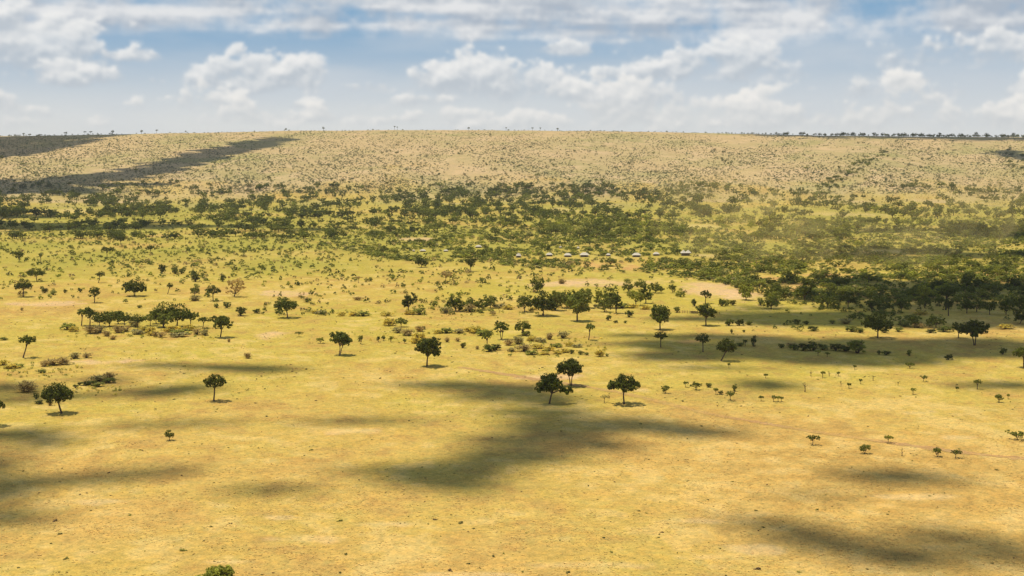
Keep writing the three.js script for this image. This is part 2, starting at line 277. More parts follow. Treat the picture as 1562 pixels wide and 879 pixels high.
// ---------------------------------------------------------------- the dirt track
{
  const px = [[700, 560], [800, 576], [880, 588], [950, 600], [1010, 614], [1080, 631], [1160, 645], [1230, 657], [1320, 670], [1420, 684], [1500, 694], [1600, 703], [1720, 712]];
  const c = new THREE.CatmullRomCurve3(px.map(([u, v]) => { const p = ground(u, v); p.y = 0; return p; })), N = 420, W = 8, pos = [], col = [], uv = [], idx = [];
  for (let k = 0; k <= N; k++) {
    const p = c.getPoint(k / N), t = c.getTangent(k / N), nx = -t.z, nz = t.x, l = Math.hypot(nx, nz), half = 1.55 + 0.9 * fbm(k / 9, 1, 3) + 0.5 * vnoise(k / 1.7, 4);
    for (let j = 0; j <= W; j++) {
      const o = (j / W * 2 - 1) * half * (1 + 0.25 * vnoise(k / 2.3, j * 3)), x = p.x + nx / l * o, z = p.z + nz / l * o, e = Math.abs(j / W * 2 - 1), b = groundColour(x, z), n = 0.3 * fbm(x / 2, z / 2, 3), m = clamp((e > 0.85 ? 0.35 : e < 0.25 ? 0.55 : 0.95) + n) * (0.45 + 0.55 * sstep(-0.3, 0.35, fbm(k / 30, 8, 2)));
      pos.push(x, height(x, z) + 0.05, z); uv.push(x / 64, z / 64); col.push(lerp(b[0], 0.37, m) * 1.25, lerp(b[1], 0.222, m) * 1.25, lerp(b[2], 0.095, m) * 1.25);
      if (k && j) { const a = (k - 1) * (W + 1) + j - 1; idx.push(a, a + 1, a + W + 1, a + 1, a + W + 2, a + W + 1); }
    }
  }
  const g = new THREE.BufferGeometry(); g.setAttribute('position', new THREE.Float32BufferAttribute(pos, 3)); g.setAttribute('color', new THREE.Float32BufferAttribute(col, 3)); g.setAttribute('uv', new THREE.Float32BufferAttribute(uv, 2)); g.setIndex(idx); g.computeVertexNormals();
  const m = shade(new THREE.Mesh(g, new THREE.MeshStandardMaterial({ vertexColors: true, map: GRAIN, roughness: 1 }))); m.material.specularIntensity = 0;
  thing(m, 'dirt_track', 'narrow brown dirt track winding across the open grass', 'track', undefined, 'structure');
}

// ---------------------------------------------------------------- trees one can pick out: [u, v of the foot, height, crown width, crown height, type, lean, leaves, label, options]
const LONE = [
  [93.5, 631, 50, 45, 28, 'dome', -6, 'dark', 'dark dome-crowned tree with a leaning trunk beside brown scrub', { detail: 1.5 }],
  [326, 612, 42, 34, 17, 'dome', 2, 'dark', 'umbrella-crowned tree standing alone on a straight bare trunk in short grass', { detail: 1.3 }],
  [258, 672, 17, 16, 12, 'round', 0, 'deep', 'small round-crowned sapling on bare tan grass without neighbours'],
  [518, 542, 38, 43, 21, 'irregular', 4, 'deep', 'spreading green tree on a forked pale trunk in open grass', { detail: 1.4, stems: 2, pale: 1 }],
  [651, 559, 46, 40, 27, 'round', 3, 'dark', 'rounded dark tree on a clear trunk in front of yellow bushes', { detail: 1.5 }],
  [838, 616, 47, 54, 27, 'twin', 6, 'deep', 'broad tree with a low side branch reaching out on one side', { detail: 1.6 }],
  [871, 589, 43, 42, 24, 'round', -1, 'dark', 'dense tree with double trunk behind the tree with the low side branch', { detail: 1.5, stems: 2 }],
  [952, 617, 47, 46, 24, 'dome', -1, 'dark', 'wide pointed-crown tree on a slim trunk next to a tiny flat acacia', { detail: 1.5 }],
  [922, 614.5, 12, 19, 5, 'flat', 0, 'grey', 'tiny flat-topped acacia beside the wide pointed-crown tree', { sparse: 0.5, detail: 0.8 }],
  [35, 546, 35, 27, 14, 'flat', 8, 'deep', 'thin-trunked tree with its crown set to one side above brown bushes', { detail: 1 }],
  [336, 515, 35, 36, 20, 'irregular', 3, 'deep', 'round tree on a forked trunk at the end of the grove', { detail: 1.2 }],
  [438.5, 485, 33, 34, 20, 'dome', -2, 'deep', 'broad-crowned tree with short trunk and a bush at its foot', { detail: 1.2 }],
  [35, 453, 28, 25, 15, 'dome', 1, 'dark', 'dome-crowned tree on a bare trunk below another umbrella tree', { detail: 1 }],
  [56, 429.5, 21.5, 25, 12, 'dome', -1, 'deep', 'wide low umbrella tree on a short leaning trunk with its own shadow', { detail: 1 }],
  [150, 431.5, 18.5, 14, 8, 'dome', 3, 'dark', 'small thin-stemmed umbrella tree with scattered bushes behind'],
  [144, 462, 25, 20, 15, 'round', 0, 'deep', 'rounded tree growing out of low yellowish bushes'],
  [205, 452, 28, 35, 20, 'dome', 0, 'dark', 'thick-trunked wide tree with shrubs against its stem', { detail: 1.2, stems: 2 }],
  [255.5, 449, 18, 10, 7, 'dome', 4, 'dark', 'little lollipop tree on a very thin trunk'],
  [325, 459, 25, 23, 13, 'dome', 0, 'dark', 'flat-bottomed umbrella tree near an airy rust-coloured tree'],
  [297, 452, 17, 16, 13, 'round', 0, 'mid', 'short round tree with a brown bush at its foot'],
  [357, 453, 32, 30, 27, 'round', 2, 'rust', 'airy rust-coloured tree with thin foliage', { sparse: 0.55 }],
  [1007, 503, 41, 32, 28, 'round', 0, 'deep', 'tall oval-crowned tree above another tree in the cloud shade', { detail: 1.2 }],
  [1077, 497, 36, 31, 22, 'round', 0, 'dark', 'black-green tree in front of the pole fence', { detail: 1.2 }],
  [1076, 463, 21, 18, 11, 'irregular', 1, 'dark', 'small tree on the pale bare soil behind the pole fence'],
  [1008, 530, 27, 18, 13, 'dome', 0, 'dark', 'small dark tree standing over a bush below the oval-crowned tree'],
  [1072.5, 537, 30, 22, 14, 'dome', -1, 'dark', 'slim-trunked mushroom-shaped tree in the cloud shade'],
  [1100, 551, 36, 29, 20, 'dome', 9, 'dark', 'tree with a strongly bent trunk at the edge of the cloud shade', { detail: 1.2 }],
  [828.5, 482, 39, 38, 28, 'dome', 0, 'dark', 'large spreading tree in front of a thicket with a thick dark trunk', { detail: 1.2 }],
  [880.5, 490, 50, 38, 36, 'round', 0, 'mid', 'tall leafy tree in front of the thicket with a slender trunk', { detail: 1.2 }],
  [623, 475, 29, 28, 22, 'irregular', 0, 'dark', 'dark two-lobed tree behind yellow scrub'],
  [820, 446, 24, 23, 19, 'round', 0, 'deep', 'round-headed tree rising behind the thicket'],
  [898, 519, 27, 20, 12, 'flat', 2, 'mid', 'light green slender tree alone beside brown bushes'],
  [765, 518, 31, 24, 18, 'irregular', 0, 'deep', 'upright tree with pale stems among yellow bushes', { stems: 2 }],
  [797, 512, 25, 26, 16, 'dome', 0, 'deep', 'dark spreading tree above brown bushes'],
  [743, 531, 28, 24, 14, 'irregular', 0, 'mid', 'crooked tree rising from a bush on open grass'],
  [612, 499, 16, 21, 11, 'irregular', 0, 'mid', 'low bushy tree amid yellow scrub behind the rounded dark tree'],
  [679, 432, 19, 25, 10, 'flat', 2, 'brown', 'flat-topped brown acacia among scattered bushes', { sparse: 0.7 }],
  [547, 432, 11, 16, 4, 'flat', 0, 'brown', 'very small flat-topped acacia behind round bushes', { sparse: 0.6 }],
  [643, 408, 19, 20, 15, 'round', 0, 'dark', 'dark tree with a stout base at the woodland edge'],
  [718, 414, 23, 17, 16, 'round', 0, 'dark', 'tall dark tree with bushes at its base at the woodland edge'],
  [163, 393, 17, 23, 9, 'flat', 0, 'dark', 'wide flat-crowned tree far across the bushy grass'],
  [229, 388, 14, 17, 8, 'flat', 1, 'dark', 'far thin-stemmed flat tree over bushy grass'],
  [184, 372, 13, 14, 9, 'round', 0, 'dark', 'far round tree over bushy grass below the wooded strip'],
  [29, 400, 18, 14, 12, 'round', 0, 'deep', 'far upright tree with a bush spread at its foot'],
  [62, 402, 17, 6, 7, 'round', 0, 'mid', 'far spindly tree like a pole with a tuft'],
  [1294, 471, 29, 27, 18, 'dome', -1, 'dark', 'dark round-topped tree at the rim of the cloud shade'],
  [1339, 516, 39, 46, 24, 'dome', 0, 'dark', 'big wide umbrella tree in deep cloud shade', { detail: 1.3 }],
  [1487, 527, 42, 46, 26, 'irregular', -2, 'dark', 'large many-branched tree with a forked trunk in the cloud shade', { detail: 1.3, stems: 2 }],
  [1462, 516, 26, 22, 16, 'round', 0, 'dark', 'lesser shaded tree touching the large many-branched tree'],
  [1443, 473, 38, 24, 16, 'dome', 1, 'dark', 'dark double-stacked tree on the edge of the shaded strip'],
  [1447, 482, 28, 15, 15, 'round', 0, 'dark', 'dark narrow tree below the double-stacked tree'],
  [1562, 561, 33, 32, 15, 'dome', -1, 'deep', 'olive umbrella tree at the end of the shaded grass', { detail: 1.1 }],
  [1556, 494, 24, 30, 18, 'round', 4, 'dark', 'round black-green tree beside shaded scrub', { detail: 1 }],
  [-9, 650, 45, 30, 19, 'dome', 0, 'dark', 'dark umbrella tree standing in cloud shade below the brown scrub', { detail: 1.2 }],
  [325, 940, 78, 84, 44, 'irregular', 0, 'bright', 'bright green leafy treetop rising from bare tan grass', { detail: 2.4 }],
];
const GROVE = [[124, 497, 26, 18, 10, 'flat', 2], [137, 497, 29, 20, 14, 'irregular', 0], [152, 499, 23, 19, 14, 'dome', 0], [167, 498, 25, 21, 20, 'round', 0], [189, 498, 21, 22, 12, 'dome', 1], [210, 500, 22, 17, 12, 'dome', 0], [229, 497, 19, 20, 10, 'dome', 0], [249, 499, 37, 28, 22, 'dome', 0], [270, 499, 37, 34, 24, 'dome', 0], [250, 503, 25, 26, 16, 'irregular', 0], [291, 499, 23, 24, 12, 'flat', 0], [309, 501, 18, 15, 9, 'flat', 2], [238, 494, 22, 20, 14, 'round', 0], [180, 494, 20, 16, 12, 'round', 0]];
const THICKET = [[800, 476, 26, 26, 20], [848, 474, 34, 28, 26], [866, 470, 32, 30, 26], [893, 470, 34, 26, 28], [914, 466, 28, 18, 24], [932, 470, 40, 24, 34], [922, 476, 26, 20, 22], [940, 478, 34, 20, 28], [958, 446, 24, 16, 20], [970, 466, 26, 26, 20], [985, 463, 30, 22, 24], [978, 442, 18, 18, 14], [1000, 447, 18, 24, 15], [1026, 447, 14, 12, 12], [1038, 453, 14, 14, 12], [695, 475, 30, 26, 27], [717, 474, 22, 22, 18], [735, 473, 20, 26, 16], [748, 470, 22, 20, 18], [1138, 458, 28, 28, 24], [1180, 458, 28, 30, 22], [1108, 467, 12, 12, 11], [1228, 460, 34, 30, 26], [1262, 470, 26, 34, 18], [1408, 458, 26, 22, 20], [1492, 442, 20, 24, 16], [1520, 446, 20, 20, 16], [1548, 440, 22, 22, 18], [1395, 500, 20, 18, 16], [1428, 500, 22, 28, 16], [1510, 480, 24, 20, 18], [1475, 478, 24, 20, 18], [1490, 476, 24, 26, 18], [1535, 480, 26, 24, 20], [1556, 476, 24, 24, 18], [1350, 476, 20, 26, 14], [1375, 476, 22, 24, 16], [1330, 474, 18, 20, 14], [1411, 470, 20, 18, 14]];
let serial = 100;
function plantAt(o, u, v, turn = 0) { const p = ground(u, v); o.position.copy(p); o.rotation.y = turn; return p; }
for (const [u, v, hp, wp, cp_, type, lean, leaf, label, opt = {}] of LONE) {
  const p = ground(u, v), k = metresPerPixel(p);
  const o = tree({ w: wp * k * 1.14, h: hp * k, ch: cp_ * k * 1.1, type, lean: lean * k, seed: serial++, detail: 0.9, ...opt, ...(opt.detail ? { detail: opt.detail * 1.3 } : {}) }, 'savanna_tree', label, 'tree', undefined, M[leaf], opt.pale ? paleBark : barkMat);
  o.position.copy(p);
}
GROVE.forEach(([u, v, hp, wp, cp_, type, lean], i) => {
  const p = ground(u, v), k = metresPerPixel(p);
  const o = tree({ w: wp * k * 1.35, h: hp * k * 1.03, ch: cp_ * k * 1.2, type, lean: lean * k, seed: serial++, detail: 1.2 }, 'grove_tree', 'tree with dark bare trunk in the long low grove above brown bushes', 'tree', 'trees of the long low grove', i % 3 ? M.deep : M.mid);
  o.position.copy(p);
});
THICKET.forEach(([u, v, hp, wp, cp_], i) => {
  const p = ground(u, v), k = metresPerPixel(p);
  const o = tree({ w: wp * k * 1.2, h: hp * k, ch: cp_ * k * 1.12, type: ['round', 'irregular', 'dome'][i % 3], seed: serial++, detail: 0.8 }, 'thicket_tree', `${hp > 27 ? 'tall' : 'shorter'} leafy tree in the ${u < 760 ? 'small thicket behind yellow scrub' : u < 1045 ? 'thicket behind the large spreading tree' : u < 1270 && v < 472 ? 'thicket beside the pale bare soil' : v < 462 ? 'sunlit green wood behind the shaded strip' : 'dark line of trees in the shaded strip'}`, 'tree', `${hp > 27 ? 'tall' : 'shorter'} trees of ${u < 760 ? 'the small thicket' : u < 1045 ? 'the thicket behind the spreading tree' : u < 1270 && v < 472 ? 'the thicket by the bare soil' : v < 462 ? 'the sunlit wood' : 'the dark shaded line'}`, i > 27 ? M.deep : [M.deep, M.mid, M.deep, M.mid, M.bright][i % 5]);
  o.position.copy(p);
});
// ridge trees against the sky
[[40, 7, 6, 'round'], [104, 8, 9, 'round'], [142, 9, 9, 'flat'], [133, 8, 10, 'flat'], [175, 10, 8, 'dome'], [219, 9, 8, 'round'], [242, 9, 8, 'flat'], [286, 6, 5, 'round'], [438, 7, 6, 'dome'], [495, 9, 6, 'dome'], [603, 9, 5, 'flat'], [607, 8, 4, 'flat'], [715, 7, 6, 'dome'], [772, 8, 5, 'flat'], [812, 8, 6, 'flat'], [824, 7, 5, 'flat'], [850, 8, 5, 'dome'], [1485, 12, 10, 'round'], [1330, 8, 9, 'round'], [1542, 11, 10, 'round'], [1430, 10, 9, 'round']].forEach(([u, hp, wp, type], i) => {
  const d = CREST - 25 - 30 * (i % 3), x = (u - CX) / F * d, k = d / F * 0.72, o = tree({ w: wp * k, h: hp * k, ch: hp * k * (type === 'flat' ? 0.4 : 0.6), type, seed: serial++, detail: 0.45 }, 'ridge_tree', 'lone tree on the crest of the escarpment standing out against the sky', 'tree', 'trees on the skyline', M.deep);
  o.position.set(x, height(x, -d), -d);
});

// ---------------------------------------------------------------- young thorn trees on the bare grass: [u, v, height, width, kind]
const THORN = [[1409, 582, 9, 13, 'f'], [1393, 602, 10, 9, 'f'], [1491, 594, 15, 12, 'f'], [1460, 597, 7, 5, 'f'], [1524, 614, 13, 14, 't'], [1538, 609, 8, 5, 'f'], [1552, 671, 14, 28, 't'], [1240, 679, 15, 19, 'f'], [1319, 692, 15, 18, 't'], [1355, 676, 12, 13, 'f'], [1430, 697, 15, 14, 't'], [1458, 699, 13, 15, 'f'], [1180, 613, 10, 8, 'f'], [1187, 613, 9, 8, 'f'], [1192, 613, 8, 6, 'f'], [1161, 612, 8, 7, 'f'], [1114, 611, 14, 19, 'f'], [1092, 602, 10, 7, 'f'], [1046, 591, 9, 8, 'f'], [1062, 595, 12, 17, 't'], [1015, 600, 12, 13, 't'], [1255, 576, 10, 7, 'f'], [1279, 574, 7, 5, 'f'], [1295, 593, 9, 7, 'f'], [1313, 586, 8, 5, 'f'], [1112, 562, 8, 4, 'f'], [1168, 577, 7, 6, 'f'], [1304, 564, 7, 5, 'f'], [1388, 562, 9, 14, 't'], [1248, 543, 9, 11, 'f'], [1262, 545, 8, 9, 'f'], [1137, 528, 10, 8, 'f'], [456, 514, 8, 14, 'f'], [489, 524, 10, 12, 't'], [550, 525, 14, 8, 't'], [577, 522, 9, 7, 't'], [585, 520, 9, 6, 't'], [596, 522, 9, 7, 't'], [617, 524, 8, 6, 't'], [707, 531, 9, 9, 't']];
THORN.forEach(([u, v, hp, wp, kind], i) => {
  const p = ground(u, v), k = metresPerPixel(p);
  const o = tree({ w: wp * k * 1.3, h: hp * k * 1.06, ch: hp * k * (kind === 't' ? 0.86 : 0.62), type: kind === 't' ? 'irregular' : 'flat', seed: serial++, detail: 0.7, sparse: 1.15, stems: 1 + (kind === 't') }, 'young_acacia', kind === 't' ? 'young bushy acacia with leaves almost to the ground on bare grass' : 'young flat-topped acacia on a thin stem on bare grass', 'acacia', kind === 't' ? 'young bushy acacias' : 'young flat-topped acacias', [M.mid, M.bright, M.mid, M.deep][i % 4]);
  o.position.copy(p);
});
// leafless saplings: bare twigs only
[[1376, 696, 13, 10], [1228, 598, 16, 8], [1237, 574, 9, 6], [1265, 574, 8, 3], [1332, 581, 8, 3], [1283, 588, 7, 4], [1370, 588, 6, 5]].forEach(([u, v, hp, wp], i) => {
  const p = ground(u, v), k = metresPerPixel(p), r = rng(900 + i), h = hp * k, w = wp * k, g = [], o = new THREE.Group(), lv = new Leaves(r);
  const tr = limb([V3(0, -0.1, 0), V3(0.04 * w, h * 0.5, 0), V3(-0.05 * w, h * 0.92, 0)], 0.035 * h + 0.02, 0.012 * h, 5);
  for (let q = 0; q < 11; q++) { const a = 6.28 * r(), y = h * (0.25 + 0.6 * r()), l = w * (0.3 + 0.4 * r()); g.push(limb([V3(0, y, 0), V3(Math.cos(a) * l * 0.6, y + h * 0.1, Math.sin(a) * l * 0.6), V3(Math.cos(a) * l, y + h * (0.1 + 0.15 * r()), Math.sin(a) * l)], 0.012 * h + 0.01, 0.008, 4)); if (r() < 0.5) lv.clump(Math.cos(a) * l, y + h * 0.2, Math.sin(a) * l, 0.2, 6, 0.16, [1, 1, 1]); }
  lv.clump(0, h * 0.9, 0, 0.15, 5, 0.15, [1, 1, 1]);
  part('trunk', tr, barkMat, o); part('branches', mergeGeometries(g), barkMat, o); part('leaves', lv.geo(), M.mid, o);
  thing(o, 'bare_sapling', 'nearly leafless sapling of thin twigs on bare grass', 'sapling', 'leafless saplings'); o.position.copy(p);
});

// ---------------------------------------------------------------- bushes one can pick out: [u, v, width, height, leaves]
const BUSH = {
  brown: [[40, 598, 33, 18], [80, 557, 30, 12], [96, 556, 24, 12], [114, 547, 18, 10], [132, 546, 14, 9], [68, 559, 16, 9], [140, 509, 28, 14], [152, 507, 22, 12], [163, 513, 14, 9], [172, 518, 12, 7], [300, 511, 14, 11], [312, 512, 14, 11], [237, 514, 12, 9], [246, 515, 14, 9], [378, 547, 12, 10], [790, 525, 20, 13], [800, 536, 26, 13], [776, 527, 16, 10], [838, 518, 13, 11], [858, 516, 20, 13], [622, 512, 20, 11], [640, 506, 16, 10], [717, 476, 20, 13], [706, 531, 8, 8], [682, 522, 9, 8], [698, 521, 9, 7], [728, 533, 7, 6], [297, 459, 20, 9], [468, 461, 14, 8], [546, 458, 16, 6], [76, 619, 8, 9], [150, 582, 26, 12], [166, 579, 22, 12], [349, 522, 6, 6], [33, 474, 5, 6], [205, 498, 20, 10], [180, 508, 18, 12], [192, 506, 18, 10], [1208, 530, 18, 8], [1290, 494, 22, 10], [1480, 500, 24, 10], [1400, 500, 22, 10], [857, 433, 14, 8], [680, 478, 20, 10]],
  green: [[55, 609, 9, 10], [60, 616, 14, 6], [63, 569, 13, 6], [166, 584, 20, 8], [135, 588, 24, 9], [150, 590, 16, 7], [115, 592, 8, 6], [121, 588, 6, 5], [6, 519, 12, 5], [747, 536, 22, 12], [757, 534, 16, 10], [926, 544, 6, 5], [886, 541, 10, 6], [872, 540, 8, 7], [895, 542, 8, 5], [1081, 591, 9, 7], [1100, 602, 8, 7], [1120, 597, 8, 12], [1530, 541, 10, 11], [1447, 549, 13, 10], [1387, 543, 8, 10], [1352, 542, 13, 8], [1341, 541, 6, 7], [1308, 539, 28, 22], [1290, 536, 22, 11], [1275, 535, 18, 12], [1256, 534, 18, 10], [1242, 535, 22, 14], [1226, 535, 18, 12], [1212, 534, 16, 10], [1192, 531, 10, 7], [1150, 529, 8, 20], [1128, 528, 14, 6], [1112, 497, 13, 11], [1128, 497, 14, 12], [1143, 496, 12, 7], [1116, 509, 4, 8], [1135, 507, 5, 4], [647, 503, 5, 6], [122, 446, 8, 8], [68, 447, 12, 8], [81, 450, 10, 8], [99, 447, 6, 6], [367, 482, 15, 15], [330, 470, 8, 8], [346, 470, 12, 10], [392, 478, 12, 8], [212, 470, 8, 5], [928, 489, 8, 9], [939, 493, 7, 5], [954, 493, 6, 4], [960, 484, 12, 12], [1059, 467, 8, 11], [1033, 477, 10, 10], [1101, 467, 12, 13], [1118, 466, 10, 9], [1160, 466, 12, 13], [1182, 466, 10, 8], [1240, 505, 16, 8], [1300, 506, 20, 10], [1312, 508, 12, 8], [1350, 508, 12, 8], [1370, 506, 14, 8], [1440, 506, 22, 9], [1420, 508, 16, 7], [1380, 498, 24, 10], [1215, 494, 12, 8], [1230, 495, 10, 6], [1270, 494, 10, 6], [296, 420, 10, 9], [298, 430, 14, 14], [309, 423, 7, 8], [340, 430, 8, 13], [247, 418, 11, 16], [267, 418, 10, 12], [277, 418, 9, 8]],
  yellow: [[915, 544, 14, 13], [104, 503, 22, 12], [112, 506, 16, 9], [210, 510, 22, 9], [225, 508, 24, 11], [262, 506, 26, 12], [275, 510, 30, 9], [288, 504, 18, 10], [270, 514, 26, 8], [230, 512, 14, 8], [161, 581, 12, 6], [680, 508, 22, 9], [667, 509, 14, 7], [700, 508, 18, 8], [726, 508, 24, 12], [715, 506, 14, 9], [736, 512, 20, 12], [594, 497, 20, 13], [607, 508, 16, 10], [640, 517, 18, 10], [634, 524, 16, 12], [640, 480, 20, 12], [625, 480, 18, 8], [760, 470, 20, 8], [775, 472, 18, 8], [540, 482, 20, 8], [553, 482, 22, 8], [521, 482, 14, 7], [490, 479, 20, 7], [590, 482, 20, 7], [480, 478, 12, 6], [802, 512, 14, 9], [812, 520, 18, 8], [826, 522, 18, 8], [820, 532, 20, 8], [836, 535, 20, 8], [848, 530, 18, 7], [862, 538, 16, 7], [880, 530, 16, 6], [850, 540, 16, 6], [830, 541, 16, 6], [810, 541, 20, 7], [868, 528, 14, 7], [780, 536, 14, 7], [5, 557, 18, 9], [18, 562, 22, 8], [28, 560, 16, 6], [1405, 480, 20, 8], [1495, 508, 20, 9], [1535, 502, 24, 9], [965, 470, 18, 8], [950, 470, 20, 8], [985, 472, 16, 7], [912, 470, 14, 8], [838, 473, 16, 7], [814, 473, 12, 6]],
};
const BUSHNAME = { brown: ['dry_bush', 'dry brown bush'], green: ['green_bush', 'dark green bush'], yellow: ['yellow_bush', 'yellow-green bush'] };
const bushPlace = (u, v) => u < 200 && v > 540 ? 'near the dark tree with the leaning trunk' : u < 335 && v > 495 ? 'under the long low grove' : u < 420 ? 'on grass between the umbrella trees' : u < 590 ? 'on grass behind the forked pale tree' : u < 760 && v >= 495 ? 'behind the rounded dark tree' : v >= 505 && u < 940 ? 'in the scrub behind the double-trunked tree' : u < 760 ? 'behind the yellow scrub' : u < 1045 ? 'at the foot of the thicket' : u < 1200 && v < 485 ? 'between pale bare soil and the fence' : u < 1205 ? 'on grass around the bent-trunk tree' : v < 512 ? 'in the shaded strip around the big umbrella tree' : 'in the row on shaded open grass';
for (const kind of ['brown', 'green', 'yellow']) {
  const protos = [0, 1, 2, 3, 4].map((i) => { const o = new THREE.Group(); part('stems', stemsGeometry(1, 1, i * 3 + kind.length), barkMat, o); part('foliage', bushGeometry(1, 1, 30 + i * 7 + kind.length, kind === 'brown' ? { clumps: 40, leaves: 14, size: 0.08, twiggy: true } : { clumps: 40, leaves: 18, size: 0.10 }), M.mid, o); return o; });
  BUSH[kind].forEach(([u, v, wp, hp], i) => {
    const o = protos[i % 5].clone(), p = plantAt(o, u, v, i * 2.1), k = metresPerPixel(p);
    o.scale.set(wp * k * 1.25, hp * k * 1.18, wp * k * 1.25);
    o.children[1].material = kind === 'brown' ? [M.brown, M.rust, M.brown, M.grey][i % 4] : kind === 'green' ? [M.deep, M.dark, M.mid][i % 3] : [M.yellow, M.bright, M.yellow, M.grey, M.yellow][i % 5];
    const size = wp * k > 4 ? 'broad' : wp * k > 2.4 ? 'medium' : 'small', place = bushPlace(u, v); thing(o, BUSHNAME[kind][0], `${size} ${BUSHNAME[kind][1]} ${place}`, 'bush', `${size} ${BUSHNAME[kind][1]}es ${place}`);
  });
}

// ---------------------------------------------------------------- the camp: safari tents under pale flysheets
const canvasMat = new THREE.MeshStandardMaterial({ color: new THREE.Color().setRGB(0.50, 0.45, 0.36), roughness: 0.9, side: THREE.DoubleSide }), wallMat = new THREE.MeshStandardMaterial({ color: new THREE.Color().setRGB(0.16, 0.12, 0.075), roughness: 1 }), woodMat = new THREE.MeshStandardMaterial({ color: new THREE.Color().setRGB(0.13, 0.085, 0.05), roughness: 1 });
function roofGeometry(w, d, y0, y1, peaks = 1) {                 // flysheet: swept hips rising to one or two peaks
  const nx = 24, nz = 10, p = [], I = [];
  for (let j = 0; j <= nz; j++) for (let i = 0; i <= nx; i++) {
    const a = i / nx * 2 - 1, b = j / nz * 2 - 1, e = peaks === 1 ? Math.max(0, 1 - Math.max((Math.abs(a) - 0.35) / 0.65, 0) ** 1.25 - 0 * b) : Math.max(0, 1 - Math.abs(Math.abs(a) - 0.45) * 1.55), s = Math.pow(Math.max(0, 1 - Math.abs(b)), 1.15);
    p.push(a * w / 2, y0 + (y1 - y0) * Math.min(e, 0.18 + s) * (0.15 + 0.85 * Math.min(1, s * 1.15)), b * d / 2);
  }
  for (let j = 0; j < nz; j++) for (let i = 0; i < nx; i++) { const a = j * (nx + 1) + i; I.push(a, a + nx + 1, a + 1, a + 1, a + nx + 1, a + nx + 2); }
  const g = new THREE.BufferGeometry(); g.setAttribute('position', new THREE.Float32BufferAttribute(p, 3)); g.setIndex(I); g.computeVertexNormals(); return g;
}
const TENTS = [[891.5, 392, 16, 7.5, 1, 'widest arched flysheet tent of the camp row facing the river bank'], [866, 392, 13, 6.5, 1, 'pale tent next to the widest arched tent'], [838, 391, 11.5, 6, 1, 'pale tent standing between dense green bushes'], [791, 393, 9, 7, 1, 'small pale tent at the end of the camp row'], [928, 391, 8, 5, 1, 'tent half hidden by bushes with a dark open front'], [971, 392, 15, 7, 1, 'broad white tent with dark walls under its roof'], [1001, 390, 11, 6, 1, 'pale tent beside a round dark bush'], [1046, 390, 17, 10, 2, 'large twin-peaked white mess tent behind a tree'], [730, 378, 11, 4.5, 1, 'pale tent roof deep in the woodland behind the camp row'], [855, 379, 4.5, 4, 1, 'tiny white roof up among the trees'], [882, 380, 5, 4, 1, 'small white roof among trees above the camp row'], [645, 384, 10, 4, 1, 'low pale tent roof behind bushes at the woodland edge'], [631, 384, 4, 3.5, 1, 'tiny pale roof close to the low pale tent'], [680, 384, 8, 3.5, 1, 'faint low tent roof behind bushes in shade']];
for (const [u, v, wp, hp, peaks, label] of TENTS) {
  const p = ground(u, v), k = metresPerPixel(p), w = wp * k * 0.95, h = hp * k * 0.9, d = w * 0.75, o = new THREE.Group(), eave = h * 0.46;
  part('roof', roofGeometry(w, d, eave, h, peaks), canvasMat, o);
  const wall = new THREE.BoxGeometry(w * 0.72, eave * 0.98, d * 0.62); wall.translate(0, eave * 0.49, -d * 0.06); part('wall', wall, wallMat, o);
  const deck = new THREE.BoxGeometry(w * 0.94, 0.14, d * 0.96); deck.translate(0, 0.0, 0); part('deck', deck, woodMat, o);
  for (const [a, b] of [[-1, -1], [1, -1], [-1, 1], [1, 1], [0, 1]]) { const g = new THREE.CylinderGeometry(0.06, 0.07, eave, 6); g.translate(a * w * 0.44, eave / 2 + 0.05, b * d * 0.44); part('post', g, woodMat, o); }
  thing(o, 'safari_tent', label, 'tent', 'tents of the camp'); o.position.copy(p); o.rotation.y = 0.15 * Math.sin(u);
}

// ---------------------------------------------------------------- pole fence
{
  const a = ground(1041, 478), b = ground(1098, 480), o = new THREE.Group(), n = 15, len = a.distanceTo(b);
  for (let k = 0; k <= n; k++) { const g = new THREE.CylinderGeometry(0.07, 0.09, 1.35 + 0.2 * hash(k, 3), 6); g.translate((k / n - 0.5) * len, 0.6, 0.1 * (hash(k, 9) - 0.5)); part('post', g, woodMat, o); }
  for (const y of [0.35, 0.75, 1.1]) { const g = new THREE.CylinderGeometry(0.05, 0.05, len, 6); g.rotateZ(Math.PI / 2); g.translate(0, y, 0.1); part('rail', g, woodMat, o); }
  for (let k = 0; k < 9; k++) { const g = new THREE.BoxGeometry(len * 0.018, 1.0 + 0.2 * hash(k, 1), 0.05); g.translate((-0.27 + k * 0.022) * len, 0.62, 0.16); part('board', g, woodMat, o); }
  thing(o, 'pole_fence', 'low dark wooden pole fence behind the black-green tree', 'fence'); o.position.copy(a).add(b).multiplyScalar(0.5); o.rotation.y = -Math.atan2(b.z - a.z, b.x - a.x);
}

